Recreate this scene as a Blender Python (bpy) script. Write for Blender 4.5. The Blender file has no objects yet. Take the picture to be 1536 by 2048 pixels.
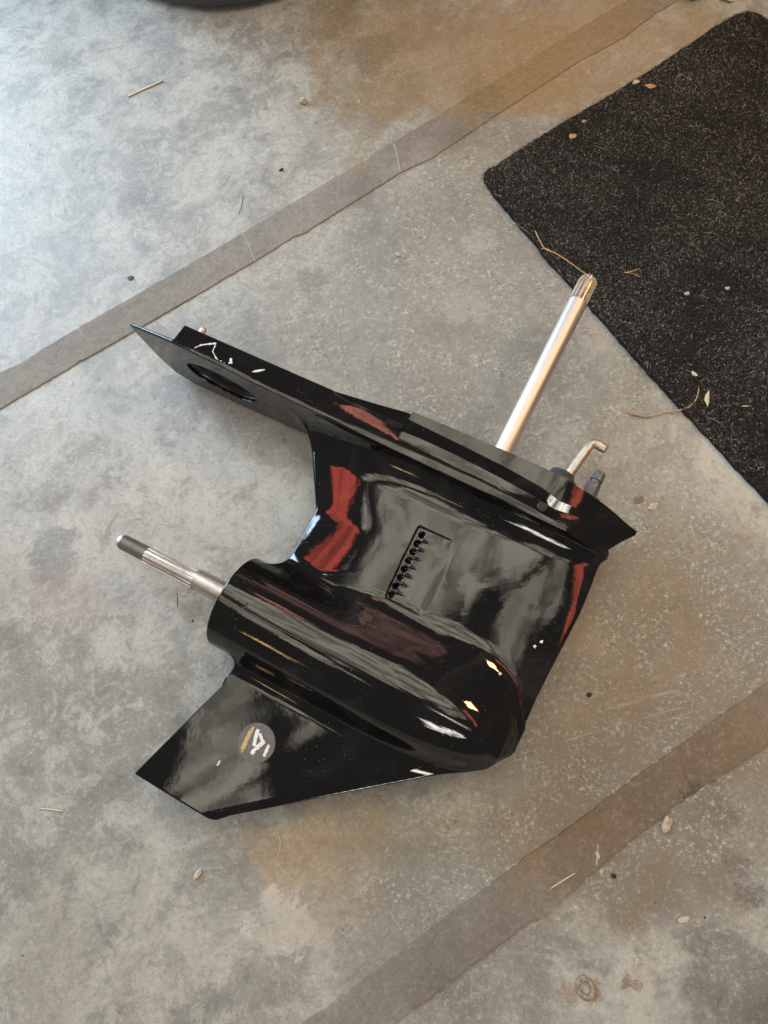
import bpy, bmesh, math, random
import numpy as np
from mathutils import Vector, Matrix
random.seed(7); rng = np.random.default_rng(7)
C = bpy.context.scene.collection
scn = bpy.context.scene
# ------------------------------------------------------------------ camera
TH = math.radians(18.2); FPX = 1420.0; DIST = 0.93
w_ = np.array([0, math.sin(TH), -math.cos(TH)])
r0 = np.array([1.0, 0, 0]); u0 = np.array([0, math.cos(TH), math.sin(TH)])
n_ = math.hypot(.276, .961); cs, sn = .961/n_, -.276/n_
CR = cs*r0 + sn*u0; CU = -sn*r0 + cs*u0; CP = -DIST*w_
cam = bpy.data.cameras.new('camera'); co = bpy.data.objects.new('camera', cam); C.objects.link(co)
co.matrix_world = Matrix(((CR[0], CU[0], -w_[0], CP[0]), (CR[1], CU[1], -w_[1], CP[1]), (CR[2], CU[2], -w_[2], CP[2]), (0, 0, 0, 1)))
cam.sensor_fit = 'VERTICAL'; cam.sensor_height = 36; cam.lens = 36*FPX/2048
cam.clip_start = .01; cam.clip_end = 60
scn.camera = co
scn.view_settings.view_transform = 'Standard'; scn.view_settings.look = 'None'
scn.view_settings.exposure = 0.0; scn.view_settings.gamma = 1
# ------------------------------------------------------------------ world: dim garage interior
wd = bpy.data.worlds.new('World'); scn.world = wd; wd.use_nodes = True
bg = wd.node_tree.nodes['Background']; bg.inputs[0].default_value = (.75, .68, .62, 1); bg.inputs[1].default_value = .17
# ------------------------------------------------------------------ lamps
def area(name, loc, target, sx, sy, radiance, col, uneven=.4, scale=4., soft=.12):
    l = bpy.data.lights.new(name, 'AREA'); l.shape = 'RECTANGLE'; l.size = sx; l.size_y = sy
    l.energy = radiance*sx*sy*math.pi; l.color = col            # energy giving this radiance (W/m2/sr)
    l.use_nodes = True; t = l.node_tree; e = t.nodes['Emission']; g = t.nodes.new('ShaderNodeNewGeometry')   # patchy, soft-bordered luminous surface
    m = t.nodes.new('ShaderNodeMapping'); m.inputs['Scale'].default_value = (sx, sy, 1); m.inputs['Location'].default_value = (loc[0], loc[1], 0); t.links.new(g.outputs['Parametric'], m.inputs[0])
    n = t.nodes.new('ShaderNodeTexNoise'); n.inputs['Scale'].default_value = scale; n.inputs['Detail'].default_value = 5; n.inputs['Distortion'].default_value = .8; t.links.new(m.outputs[0], n.inputs[0])
    def mr(f, a, b, lo, hi):
        r = t.nodes.new('ShaderNodeMapRange'); r.interpolation_type = 'SMOOTHSTEP'
        for q, v in zip((1, 2, 3, 4), (a, b, lo, hi)): r.inputs[q].default_value = v
        t.links.new(f, r.inputs[0]); return r.outputs[0]
    def mt(op, a, b):
        k = t.nodes.new('ShaderNodeMath'); k.operation = op
        for q, v in ((0, a), (1, b)):
            if hasattr(v, 'is_output'): t.links.new(v, k.inputs[q])
            else: k.inputs[q].default_value = v
        return k.outputs[0]
    sp = t.nodes.new('ShaderNodeSeparateXYZ'); t.links.new(g.outputs['Parametric'], sp.inputs[0])
    du = mt('MULTIPLY', mt('MINIMUM', sp.outputs[0], mt('SUBTRACT', 1., sp.outputs[0])), sx); dv = mt('MULTIPLY', mt('MINIMUM', sp.outputs[1], mt('SUBTRACT', 1., sp.outputs[1])), sy)
    ed = mt('ADD', mt('MINIMUM', du, dv), mt('MULTIPLY', mt('SUBTRACT', n.outputs[0], .55), soft*2.2))
    t.links.new(mt('MULTIPLY', mr(n.outputs[0], .35, .62, 1-uneven, 1+uneven*.35), mr(ed, 0, soft, 0, 1)), e.inputs['Strength'])
    o = bpy.data.objects.new(name, l); C.objects.link(o); o.location = loc
    o.rotation_euler = (Vector(target)-Vector(loc)).to_track_quat('-Z', 'Y').to_euler()
    return o
LIGHTS = [   # name, place, aim, size, size, radiance, colour, unevenness, grain, soft border
    ('door_light', (-1.62, 1.95, .86), (0, 0, .3), 1.7, 1.4, 11.0, (.62, .83, 1.0), .4, 2, .15),
    ('window_light', (-1.75, 2.9, 2.35), (-.6, .6, 0), 1.4, 1.0, 25.0, (.56, .78, 1.0), .3, 2, .2),
    ('added_ceiling_glow', (-1.32, .13, 2.6), (-1.32, .13, 0), .6, 1.9, 2.8, (1, .93, .74), .6, 3, .14),  # unseen emitting panels, added in place of the ceiling that the paint reflects
    ('added_ceiling_glow', (.32, .66, 2.6), (.32, .66, 0), 2.6, 2.1, 2.7, (1, .93, .74), .6, 3, .22),
    ('added_ceiling_glow', (1.08, -.60, 2.6), (1.08, -.60, 0), 1.1, .66, 1.9, (1, .93, .74), .6, 4, .16),
    ('added_red_reflection', (-1.70, 1.42, 2.5), (-1.70, 1.42, 0), 1.15, .62, 4.8, (1, .13, .085), .5, 4, .09),  # unseen emitters added to put red reflections on the black paint
    ('added_red_reflection', (1.82, -.72, 2.5), (1.82, -.72, 0), .36, 1.2, 3.8, (1, .17, .10), .5, 4, .09),
    ('added_red_reflection', (.34, 1.75, 2.5), (.34, 1.75, 0), .34, .34, 5.0, (1, .34, .22), .4, 6, .07),
    ('bulb_light', (2.5, .25, 2.2), (.6, .4, 0), .5, .5, 56.0, (1, .58, .25), .2, 5, .1),
    ('rear_light', (-.5, -2.5, 2.4), (0, 0, .1), 1.5, 1.0, 15.0, (1, .96, .86), .5, 3, .35),
    ('rear_bulb', (-1.95, -1.1, 1.3), (0, 0, .1), .34, .30, 9.0, (1, .62, .22), .4, 8, .13),
    ('added_interior_glow', (1.75, 2.9, 1.75), (0, 0, .2), 2.6, 1.7, 1.0, (1, .48, .40), .8, 2, .4),  # unseen emitter added for reflections, in place of a dimly lit wall
]
for L in LIGHTS: area(*L)
# ------------------------------------------------------------------ helpers
def ray(px, py): return w_ + CR*(px-768)/FPX - CU*(py-1024)/FPX
def F(px, py, h=0.0):            # point on the floor (height h) seen at a photo position
    r = ray(px, py); t = (h-CP[2])/r[2]; p = CP+t*r; return Vector(p)
def tag(o, label=None, cat=None, group=None, kind=None):
    if label: o['label'] = label
    if cat: o['category'] = cat
    if group: o['group'] = group
    if kind: o['kind'] = kind
    return o
def mesh(name, V, Fc, mat, parent=None, smooth=False):
    m = bpy.data.meshes.new(name); m.from_pydata([tuple(map(float, v)) for v in V], [], [tuple(map(int, f)) for f in Fc]); m.update()
    if mat: m.materials.append(mat)
    if smooth: m.polygons.foreach_set('use_smooth', [True]*len(m.polygons))
    o = bpy.data.objects.new(name, m); C.objects.link(o)
    if parent: o.parent = parent
    return o
def bmobj(name, bm, mat, parent=None, smooth=False):
    m = bpy.data.meshes.new(name); bm.to_mesh(m); bm.free()
    if mat: m.materials.append(mat)
    if smooth: m.polygons.foreach_set('use_smooth', [True]*len(m.polygons))
    o = bpy.data.objects.new(name, m); C.objects.link(o)
    if parent: o.parent = parent
    return o
def empty(name, loc=(0, 0, 0)):
    o = bpy.data.objects.new(name, None); C.objects.link(o); o.location = loc; o.empty_display_size = .02; return o
def tube(pts, rads, seg=8, cap=True):
    pts = [Vector(p) for p in pts]; n = len(pts); V = []; Fc = []
    up = Vector((.3, .2, 1)).normalized()
    for i, p in enumerate(pts):
        t = (pts[min(i+1, n-1)]-pts[max(i-1, 0)]).normalized()
        a = t.cross(up); a = a.normalized() if a.length > 1e-4 else t.orthogonal().normalized()
        b = t.cross(a).normalized(); r = rads[i] if hasattr(rads, '__len__') else rads
        if not hasattr(r, '__len__'): r = (r, r)
        for k in range(seg):
            q = 2*math.pi*k/seg; V.append(p + a*math.cos(q)*r[0] + b*math.sin(q)*r[1])
    for i in range(n-1):
        for k in range(seg):
            k2 = (k+1) % seg; Fc.append((i*seg+k, i*seg+k2, (i+1)*seg+k2, (i+1)*seg+k))
    if cap: Fc.append(tuple(range(seg))[::-1]); Fc.append(tuple((n-1)*seg+k for k in range(seg)))
    return V, Fc
# ------------------------------------------------------------------ node helper
class NT:
    def __init__(s, name):
        s.m = bpy.data.materials.new(name); s.m.use_nodes = True; s.t = s.m.node_tree; s.N = s.t.nodes
        s.b = s.N['Principled BSDF']; s.co = s.N.new('ShaderNodeTexCoord').outputs['Object']
    def link(s, a, b): s.t.links.new(a, b)
    def put(s, sock, v):
        if hasattr(v, 'is_output'): s.link(v, sock)
        elif isinstance(v, (tuple, list)): sock.default_value = (*v, 1) if len(v) == 3 and len(sock.default_value) == 4 else v
        else: sock.default_value = v
    def noise(s, scale, detail=6, rough=.6, vec=None, dist=0, out='Fac'):
        n = s.N.new('ShaderNodeTexNoise'); n.inputs['Scale'].default_value = scale; n.inputs['Detail'].default_value = detail
        n.inputs['Roughness'].default_value = rough; n.inputs['Distortion'].default_value = dist
        s.link(vec or s.co, n.inputs['Vector']); return n.outputs[out]
    def voro(s, scale, vec=None, feat='F1', out='Distance'):
        n = s.N.new('ShaderNodeTexVoronoi'); n.inputs['Scale'].default_value = scale; n.feature = feat
        s.link(vec or s.co, n.inputs['Vector']); return n.outputs[out]
    def ramp(s, f, a, b, lo=0., hi=1., smooth=True):
        n = s.N.new('ShaderNodeMapRange'); n.interpolation_type = 'SMOOTHSTEP' if smooth else 'LINEAR'
        for i, v in zip((1, 2, 3, 4), (a, b, lo, hi)): n.inputs[i].default_value = v
        s.link(f, n.inputs[0]); return n.outputs[0]
    def math(s, op, a, b=0.):
        n = s.N.new('ShaderNodeMath'); n.operation = op; s.put(n.inputs[0], a); s.put(n.inputs[1], b); return n.outputs[0]
    def mix(s, f, a, b, typ='MIX'):
        n = s.N.new('ShaderNodeMix'); n.data_type = 'RGBA'; n.blend_type = typ
        s.put(n.inputs[0], f); s.put(n.inputs[6], a); s.put(n.inputs[7], b); return n.outputs[2]
    def bump(s, h, strength, dist):
        n = s.N.new('ShaderNodeBump'); n.inputs['Strength'].default_value = strength; n.inputs['Distance'].default_value = dist
        s.link(h, n.inputs['Height']); s.link(n.outputs[0], s.b.inputs['Normal']); return n
    def setp(s, **k):
        for a, v in k.items(): s.put(s.b.inputs[a.replace('_', ' ')], v)
    def blob(s, c, r, soft, nz, amt=.5):   # irregular patch round a world point
        n = s.N.new('ShaderNodeVectorMath'); n.operation = 'DISTANCE'; s.link(s.co, n.inputs[0]); n.inputs[1].default_value = c
        d = s.math('ADD', s.math('DIVIDE', n.outputs['Value'], r), s.math('MULTIPLY', s.math('SUBTRACT', nz, .5), amt*2))
        return s.ramp(d, 1-soft, 1+soft, 1., 0.)
def simple(name, col, rough=.6, metal=0., nscale=0, namt=.25, bumpd=0):
    t = NT(name); t.setp(Roughness=rough, Metallic=metal)
    if nscale:
        f = t.noise(nscale); t.setp(Base_Color=t.mix(t.ramp(f, .3, .7), tuple(c*(1-namt) for c in col), tuple(min(1, c*(1+namt)) for c in col)))
        if bumpd: t.bump(f, .5, bumpd)
    else: t.setp(Base_Color=col)
    return t.m
# ------------------------------------------------------------------ concrete
def concrete(name, base, strip=False):
    t = NT(name)
    n1 = t.noise(3.2, 8, .62, dist=.6); n2 = t.noise(15, 10, .72, dist=.5); n3 = t.noise(75, 8, .72); n6 = t.noise(180, 6, .75, dist=.3); n4 = t.noise(430, 5, .75); n5 = t.noise(8, 6, .65)
    k = lambda f: tuple(min(1, c*f) for c in base)
    A = .45 if strip else 1.
    M = lambda f, a: t.math('MULTIPLY', f, a)
    col = t.mix(t.ramp(n1, .32, .68), k(1-.26*A), k(1+.16*A))
    # crisp worn patches, pale and dark
    n8 = t.noise(6.5, 10, .74, dist=.8)
    col = t.mix(M(t.ramp(n8, .52, .58), .45*A), col, k(1.40)); col = t.mix(M(t.ramp(n8, .47, .40), .50*A), col, k(.60))
    col = t.mix(M(t.ramp(n2, .50, .58), .58*A), col, k(1.42)); col = t.mix(M(t.ramp(n2, .47, .38), .62*A), col, k(.52))
    n7 = t.noise(38, 9, .75, dist=.9); col = t.mix(M(t.ramp(n7, .54, .60), .42*A), col, k(1.45)); col = t.mix(M(t.ramp(n7, .45, .39), .40*A), col, k(.55))
    bns = [(rr, t.noise(.75/rr, 9, .74, dist=.6)) for rr in (.01, .03, .06, .13)]
    BN = lambda r: min(bns, key=lambda q: abs(math.log(q[0]/r)))[1]
    for (px, py, r, soft, c, a) in STAINS_AND_WARM_LIGHT:       # stains with shapes of their own, and warm light painted as ochre patches
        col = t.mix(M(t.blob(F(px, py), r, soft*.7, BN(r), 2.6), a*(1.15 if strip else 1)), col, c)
    # sand-blasted worn zone where the coating is gone: strong pale and dark speckle
    z = t.math('MAXIMUM', t.math('MAXIMUM', t.blob(F(900, 620), .26, .5, n1, 2.), t.blob(F(1330, 1150), .16, .5, n1, 2.)), t.blob(F(1150, 1500), .18, .5, n1, 2.))
    sp = t.ramp(n2, .35, .62, .35, 1.)
    zz = M(M(z, sp), .0 if strip else 1.)
    col = t.mix(M(zz, .70), col, tuple(c*f for c, f in zip(base, (.62, .61, .57))))
    cl = M(t.ramp(n7, .40, .58), t.ramp(n2, .38, .56))
    g = t.math('ADD', .24 if not strip else .34, M(t.math('ADD', M(zz, .7), .22), cl)) if not strip else .34
    col = t.mix(M(t.ramp(n3, .49, .64), M(g, .9)), col, k(.56)); col = t.mix(M(t.ramp(n3, .46, .33), M(g, .6)), col, k(1.35))
    col = t.mix(M(t.ramp(n6, .52, .64), g), col, k(1.6)); col = t.mix(M(t.ramp(n6, .47, .35), g), col, k(.48))
    col = t.mix(M(t.ramp(n4, .55, .70), g), col, k(1.9)); col = t.mix(M(t.ramp(n4, .45, .30), g), col, k(.40))
    # trowel marks and scuffs: fine lines in three directions
    for ang, sc, off in ((.55, 160, 0), (-.75, 210, 3), (2.1, 120, 7)):
        m = t.N.new('ShaderNodeMapping'); m.inputs['Rotation'].default_value = (0, 0, ang); m.inputs['Scale'].default_value = (6, sc, 1); m.inputs['Location'].default_value = (off, off, 0); t.link(t.co, m.inputs[0])
        ln = t.noise(1, 3, .6, m.outputs[0], .4); col = t.mix(M(M(t.ramp(ln, .66, .72), t.ramp(n5, .5, .62)), .30), col, k(1.6)); col = t.mix(M(M(t.ramp(ln, .33, .27), t.ramp(n5, .5, .4)), .35), col, k(.5))
    v = t.voro(95); col = t.mix(M(M(t.ramp(v, .09, .05), t.ramp(n2, .5, .62)), .8), col, (.62, .60, .55))
    v2 = t.voro(60); col = t.mix(M(M(t.ramp(v2, .06, .03), t.ramp(n5, .52, .6)), .85), col, (.05, .045, .04))
    t.setp(Base_Color=col, Roughness=t.math('ADD', t.ramp(n2, .3, .7, .30 if not strip else .6, .46 if not strip else .8), M(zz, .2)), Specular_IOR_Level=.5 if not strip else .3)
    h = t.math('ADD', M(n4, .6), t.math('ADD', M(n6, .8), n2)); t.bump(h, .4 if not strip else .6, .0016)
    return t.m
STAINS_AND_WARM_LIGHT = [  # photo position, radius (m), softness, colour, amount
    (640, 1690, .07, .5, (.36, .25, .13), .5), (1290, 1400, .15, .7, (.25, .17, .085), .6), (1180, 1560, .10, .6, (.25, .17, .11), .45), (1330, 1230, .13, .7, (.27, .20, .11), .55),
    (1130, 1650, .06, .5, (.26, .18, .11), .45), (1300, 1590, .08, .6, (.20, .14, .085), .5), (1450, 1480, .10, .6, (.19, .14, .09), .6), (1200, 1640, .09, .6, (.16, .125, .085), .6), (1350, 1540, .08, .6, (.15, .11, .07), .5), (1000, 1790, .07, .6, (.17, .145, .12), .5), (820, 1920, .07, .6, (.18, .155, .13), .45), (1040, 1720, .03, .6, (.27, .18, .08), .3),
    (560, 1858, .032, .3, (.55, .51, .45), .75), (640, 1850, .02, .3, (.50, .46, .40), .5), (1520, 2020, .06, .6, (.06, .052, .046), .5), (1420, 1610, .026, .4, (.07, .055, .05), .7),
    (1000, 1960, .06, .5, (.16, .14, .12), .5), (880, 2030, .045, .4, (.15, .13, .11), .6), (960, 480, .022, .3, (.50, .47, .42), .7), (960, 410, .018, .3, (.46, .43, .38), .6),
    (1195, 680, .03, .35, (.46, .43, .38), .7), (930, 600, .04, .35, (.44, .42, .38), .55), (1000, 560, .03, .3, (.42, .39, .34), .5), (110, 1110, .03, .5, (.12, .13, .135), .5),
    (130, 1190, .04, .6, (.34, .26, .23), .35), (760, 480, .05, .6, (.16, .16, .158), .45), (900, 410, .05, .6, (.16, .16, .155), .45),
    (700, 1880, .10, .7, (.20, .185, .16), .4), (100, 1950, .10, .7, (.22, .205, .175), .35), (1460, 1210, .07, .6, (.17, .13, .10), .4),
    (1110, 1300, .06, .5, (.40, .33, .24), .3), (880, 110, .16, .7, (.27, .185, .075), .65), (1200, 60, .16, .7, (.30, .205, .09), .6), (650, 40, .05, .6, (.2, .14, .07), .5), (740, 110, .04, .5, (.15, .11, .06), .4), (960, 190, .03, .5, (.18, .13, .07), .4),  # the wide ochre patches here are warm light put into the floor colour
    (1290, 260, .05, .5, (.3, .22, .14), .3), (1440, 1700, .05, .6, (.10, .08, .07), .4), (320, 85, .04, .6, (.22, .23, .25), .4), (50, 180, .03, .5, (.2, .21, .23), .4),
    (1470, 1730, .014, .4, (.06, .05, .045), .6), (1500, 1790, .014, .4, (.06, .05, .045), .6), (1390, 1880, .018, .5, (.10, .09, .08), .5),
    (1140, 1990, .010, .4, (.20, .09, .03), .5), (1190, 1985, .008, .4, (.22, .09, .025), .7), (1255, 1965, .006, .3, (.16, .08, .03), .7), (1275, 1970, .005, .3, (.16, .08, .03), .6)]
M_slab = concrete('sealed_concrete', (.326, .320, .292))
M_strip = concrete('mortar_strip', (.232, .215, .190), True)
bm = bmesh.new(); bmesh.ops.create_grid(bm, x_segments=8, y_segments=8, size=4)
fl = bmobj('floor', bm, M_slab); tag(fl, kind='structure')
SH = .0020
UP1 = [(-400, 985), (-120, 817), (0, 746), (34, 731), (47, 725), (99, 691), (159, 656), (234, 613), (380, 529), (487, 466), (662, 361), (737, 319), (741, 312), (790, 284.6), (856, 244), (1000, 157), (1115, 85), (1256, 0), (1420, -98), (2300, -630)]
LO1 = [(-400, 1050), (-120, 888), (0, 819), (88, 768), (156, 727.6), (158, 723), (167, 722), (271, 662.5), (380, 599), (511, 523), (578, 481), (586, 475), (606, 469), (800, 347), (856, 321), (864, 317), (1000, 226), (1165, 120), (1206, 99), (1252, 74), (1285, 46), (1351, 4), (1440, -52), (2300, -590)]
UP2 = [(100, 2420), (400, 2195), (611, 2042), (700, 1981), (900, 1828), (1039, 1726), (1044, 1719), (1107, 1677), (1256, 1565), (1376, 1478), (1536, 1364), (1800, 1178), (2400, 750)]
LO2 = [(100, 2580), (400, 2350), (650, 2155), (900, 1964), (1000, 1889), (1061, 1842), (1075, 1839), (1103, 1824), (1132, 1793), (1256, 1685), (1335, 1627), (1345, 1614), (1536, 1490), (1800, 1300), (2400, 860)]
def rough_line(pts, step=.005, amp=.0004):
    P = [F(*p) for p in pts]; out = []
    for a, b in zip(P[:-1], P[1:]):
        L = (b-a).length; n = max(1, int(L/step)); nn = Vector((-(b-a).y, (b-a).x, 0)).normalized()
        for i in range(n): out.append(a.lerp(b, i/n)+nn*random.gauss(0, amp)*(2.2 if random.random() < .05 else 1))
    out.append(P[-1]); return out
def strip(la, lb):            # thin band of mortar with broken edges, standing proud of the slab
    n = 700
    def res(l):
        L = np.array([(p.x, p.y) for p in l]); q = np.concatenate([[0], np.cumsum(np.linalg.norm(np.diff(L, axis=0), axis=1))]); u = np.linspace(0, q[-1], n)
        return np.stack([np.interp(u, q, L[:, 0]), np.interp(u, q, L[:, 1])], 1)
    A = res(la); B = res(lb); V = []; Fc = []
    for i in range(n):
        a, b = A[i], B[i]; d = (b-a)/np.linalg.norm(b-a)
        for p, z in ((a-d*.0006, -.001), (a+d*.0003, SH*.85), (a+d*.0016, SH), (b-d*.0016, SH), (b-d*.0003, SH*.85), (b+d*.0006, -.001)): V.append((p[0], p[1], z))
    for i in range(n-1):
        for k in range(5): Fc.append((i*6+k, (i+1)*6+k, (i+1)*6+k+1, i*6+k+1))
    return mesh('mortar_strip', V, Fc, M_strip, fl)
l1 = rough_line(UP1); l2 = rough_line(LO1); l3 = rough_line(UP2); l4 = rough_line(LO2)
strip(l1, l2); strip(l3, l4)
M_ridge = simple('joint_ridge', (.40, .36, .31), .8, 0, 300, .3)
for a, b in (((487, 467), (511, 522)), ((789, 287), (801, 344)), ((157, 658), (168, 674)), ((1196, 1688), (1193, 1730))):
    V, Fc = tube([F(*a, SH).lerp(F(*b, SH), i/8)+Vector((random.gauss(0, .0003), random.gauss(0, .0003), 0)) for i in range(9)], [(.0007+random.random()*.0004, .0007) for _ in range(9)], 6)
    mesh('joint_ridge', V, Fc, M_ridge, fl)
# ------------------------------------------------------------------ gearcase frame (mm, a forward, y to the camera side, d up the shaft)
OH = .0576
O0 = np.array([-0.20349017212278148, -0.08922533078924919, 0.06])
KS = (CP[2]-OH)/(CP[2]-.06); OO = CP+(O0-CP)*KS; S = .001*KS
FA = np.array([0.7309058356199178, -0.6823910286617224, 0.010915285554939178]); FY = np.array([-0.027408427937845488, -0.013368831782721646, 0.9995349180567636]); FD = np.array([0.681927736299621, 0.7308650753311184, 0.028474622499919357])
FR = np.stack([FA, FY, FD], 1)*S
root = empty('outboard_lower_unit')
root.matrix_world = Matrix(((FR[0, 0], FR[0, 1], FR[0, 2], OO[0]), (FR[1, 0], FR[1, 1], FR[1, 2], OO[1]), (FR[2, 0], FR[2, 1], FR[2, 2], OO[2]), (0, 0, 0, 1)))
tag(root, 'glossy black boat engine lower unit lying on its side on the concrete floor', 'outboard gearcase')
bpy.context.view_layer.update()
# children use millimetres in the unit's own frame through the root's matrix
def paint(name, base=(.0050, .0050, .0054)):
    t = NT(name)
    n = t.noise(.028, 3, .5); mid = t.noise(.11, 4, .6); fine = t.noise(.5, 2, .5)
    v = t.voro(.20); v3 = t.voro(.47)
    dust = t.math('MAXIMUM', t.math('MULTIPLY', t.ramp(v, .085, .05), t.ramp(t.noise(.02, 3), .47, .58)), t.math('MULTIPLY', t.ramp(v3, .07, .04), t.ramp(t.noise(.013, 3), .54, .62)))
    smear = t.math('MULTIPLY', t.ramp(t.noise(.012, 5, .6, dist=1.5), .50, .75), .022)
    t.setp(Base_Color=t.mix(t.math('MULTIPLY', dust, .5), t.mix(smear, base, (.6, .58, .55)), (.5, .48, .44)), Roughness=t.math('ADD', t.ramp(t.noise(.03, 4), .4, .75, .02, .06), t.math('MULTIPLY', dust, .5)), IOR=1.6)
    h = t.math('ADD', n, t.math('ADD', t.math('MULTIPLY', mid, .22), t.math('MULTIPLY', fine, .035))); t.bump(h, 1.0, .00018)
    return t.m
M_paint = paint('black_gloss_paint')
# ---- distance field of the casting
def smin(a, b, k): h = np.maximum(k-np.abs(a-b), 0)/k; return np.minimum(a, b)-h*h*k*.25
def smax(a, b, k): return -smin(-a, -b, k)
def polysd(x, y, P):
    P = np.array(P, np.float32); d = np.full(x.shape, 1e9, np.float32); s = np.ones(x.shape, np.float32); n = len(P)
    for i in range(n):
        e = P[i-1]-P[i]; wx = x-P[i, 0]; wy = y-P[i, 1]; t = np.clip((wx*e[0]+wy*e[1])/(e@e), 0, 1)
        bx = wx-e[0]*t; by = wy-e[1]*t; d = np.minimum(d, bx*bx+by*by)
        c1 = y >= P[i, 1]; c2 = y < P[i-1, 1]; c3 = e[0]*wy > e[1]*wx
        s = np.where((c1 & c2 & c3) | (~c1 & ~c2 & ~c3), -s, s)
    return s*np.sqrt(d)
REAR = np.array([(-70, 300), (-29, 237), (-3, 198), (26, 154), (26.2, 121), (26.6, 88), (26.6, 0), (26.6, -40)][::-1], float)
FRONT = np.array([(352, 300), (355, 252), (358, 209), (359, 178), (355.5, 113), (354, 73), (354.5, 41), (352.4, 14), (345, -3), (320, -25)][::-1], float)
LEG = [(-70, 300), (-29, 237), (-3, 198), (26, 154), (26.2, 121), (26.6, 88), (26.6, 5), (352, 5), (353.6, 20), (354.5, 41), (354, 73), (355.5, 113), (359, 178), (358, 209), (355, 252), (352, 300)]
SKEG = [(44, -20), (37, -50), (31.5, -62), (29.5, -70), (30, -78), (-10.3, -210), (92, -209), (100, -206), (111, -194.8), (217, -110.5), (278, -62), (312, -33.6), (331, -17), (331, 0)]
PLATE = [(-290, 40), (-290, 64), (-220, 71), (-145, 66), (-110, 58), (-35, 54), (94, 50), (224, 46), (305, 35), (340, 17), (359, 0), (340, -17), (305, -35), (224, -46), (94, -50), (-35, -54), (-110, -58), (-145, -60), (-186, -62), (-245, -63), (-272, -50), (-284, -14), (-288, 20)]
TORP = np.array([(-30, 57.5), (0, 57.5), (40, 57.5), (150, 57.5), (205, 57), (250, 54.0), (285, 48.5), (310, 41.5), (329, 33), (342, 23), (350, 13), (354.5, 4), (356, 0), (400, -40)])
def smooth_tab(xs, ys, w=9.0):       # table blended into a curve without kinks
    x = np.arange(xs[0]-30, xs[-1]+31, 1.0); y = np.interp(x, xs, ys); k = np.exp(-.5*(np.arange(-30, 31)/w)**2); k /= k.sum()
    return x, np.convolve(np.pad(y, 30, mode='edge'), k, 'valid')
_tx, _ty = smooth_tab(TORP[:, 0], TORP[:, 1]); TX = np.concatenate([np.arange(-30, 331, 1.0), TORP[TORP[:, 0] > 335, 0]]); TY = np.concatenate([np.interp(np.arange(-30, 331, 1.0), _tx, _ty), TORP[TORP[:, 0] > 335, 1]])
HOLES = [(160.3, 178.1-11.05*i) for i in range(8)]
def prof(xs, sl):      # half thickness from its slope along the chord
    x = np.arange(0, 240, 1.0); v = np.interp(x, xs, sl); return x, np.concatenate([[0], np.cumsum((v[1:]+v[:-1])/2)])
RX, RT = prof([0, 18, 50, 75, 100, 150, 200, 240], [.36, .275, .225, .175, .13, .06, 0, 0])
FX, FT = prof([0, 15, 35, 70, 120, 165, 240], [.36, .27, .22, .16, .08, 0, 0])
RRT = smooth_tab(REAR[:, 1], REAR[:, 0], 5.0); FFT = smooth_tab(FRONT[:, 1], FRONT[:, 0], 14.0)
SCX, SCY = smooth_tab([0, 90, 160, 250], [.72, .84, .97, 1.06], 12.0)
def sd_leg(a, y, d):
    R = np.interp(d, *RRT); Fr = np.interp(d, *FFT)
    xr = a-R; xf = Fr-a; sc = np.interp(d, SCX, SCY)
    tr = np.interp(xr, RX, RT); tf = np.interp(xf, FX, FT)
    t = 2.2+smin(tr, tf, 7.0)*sc
    e = polysd(a, d, LEG)
    f = (np.abs(y)-t)*.965
    # intake recess: a wedge cut in from its rear rim, fading out forwards
    rim = np.interp(d, [90, 96, 140, 184, 190], [158, 155.5, 153.5, 153.0, 156])
    q = np.clip((a-rim)/60.0, 0, 1); w = np.clip((q-.5)/.5, 0, 1); depth = 4.6*(1-q)**1.4-1.5*w*w*(3-2*w)
    box = np.maximum(rim-a, np.abs(d-139.8)-46.5)
    face = (t-depth)
    pk = smax(box, (face-np.abs(y)), 1.2)
    f = smax(f, -pk, 1.2)
    rib = np.full(a.shape, 1e9, np.float32)
    for i in range(7):
        dd = 172.6-11.05*i; q = np.clip((a-166)/9.5, 0, 1); rr = 1.55*(1-.2*q)
        rib = np.minimum(rib, np.sqrt((a-166-9.5*q)**2+(d-dd-.2*q)**2+((np.abs(y)-t+2.9+1.6*q)*.8)**2)-rr)
    f = smin(f, rib, .8)
    for (ha, hd) in HOLES:
        f = smax(f, 3.7-np.sqrt((a-ha)**2+(d-hd)**2)+np.where(np.abs(y) < t-14, 6, 0), .7)
    return smax(f, e, 3.0)
SLX, SLY = smooth_tab([0, 200, 300, 335, 357], [1, .98, .93, .78, .5])
def sd_torp(a, y, d):
    r = np.sqrt(y*y+(d-12)**2); R = np.interp(a, TX, TY)
    sl = np.interp(a, SLX, SLY)
    f = (r-R)*sl
    f = smax(f, -7.0-a, 3.0)
    bore = np.maximum(r-49.5, a-16)
    return smax(f, -bore, 2.0)
HA, HV = [30, 60, 150, 200, 240, 280, 310, 335, 348, 356], [40, 50, 96, 99, 103, 98, 82, 58, 38, 15]
HA, HV = smooth_tab(HA, HV, 10.0)
def sd_shoulder(a, y, d):      # gear housing flank: slopes from the torpedo's widest line up to the leg
    R = np.interp(a, TX, TY); H = np.interp(a, HA, HV); sl = np.interp(a, SLX, SLY)
    u = np.clip((d-12)/H, 0, 1); R = np.maximum(R, .6)
    return np.maximum((np.abs(y)-(R-.6)*(1-u**1.6))*.83*sl, np.maximum(np.maximum(11-d, 30-a), np.maximum(d-12-H, a-355)))
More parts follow.
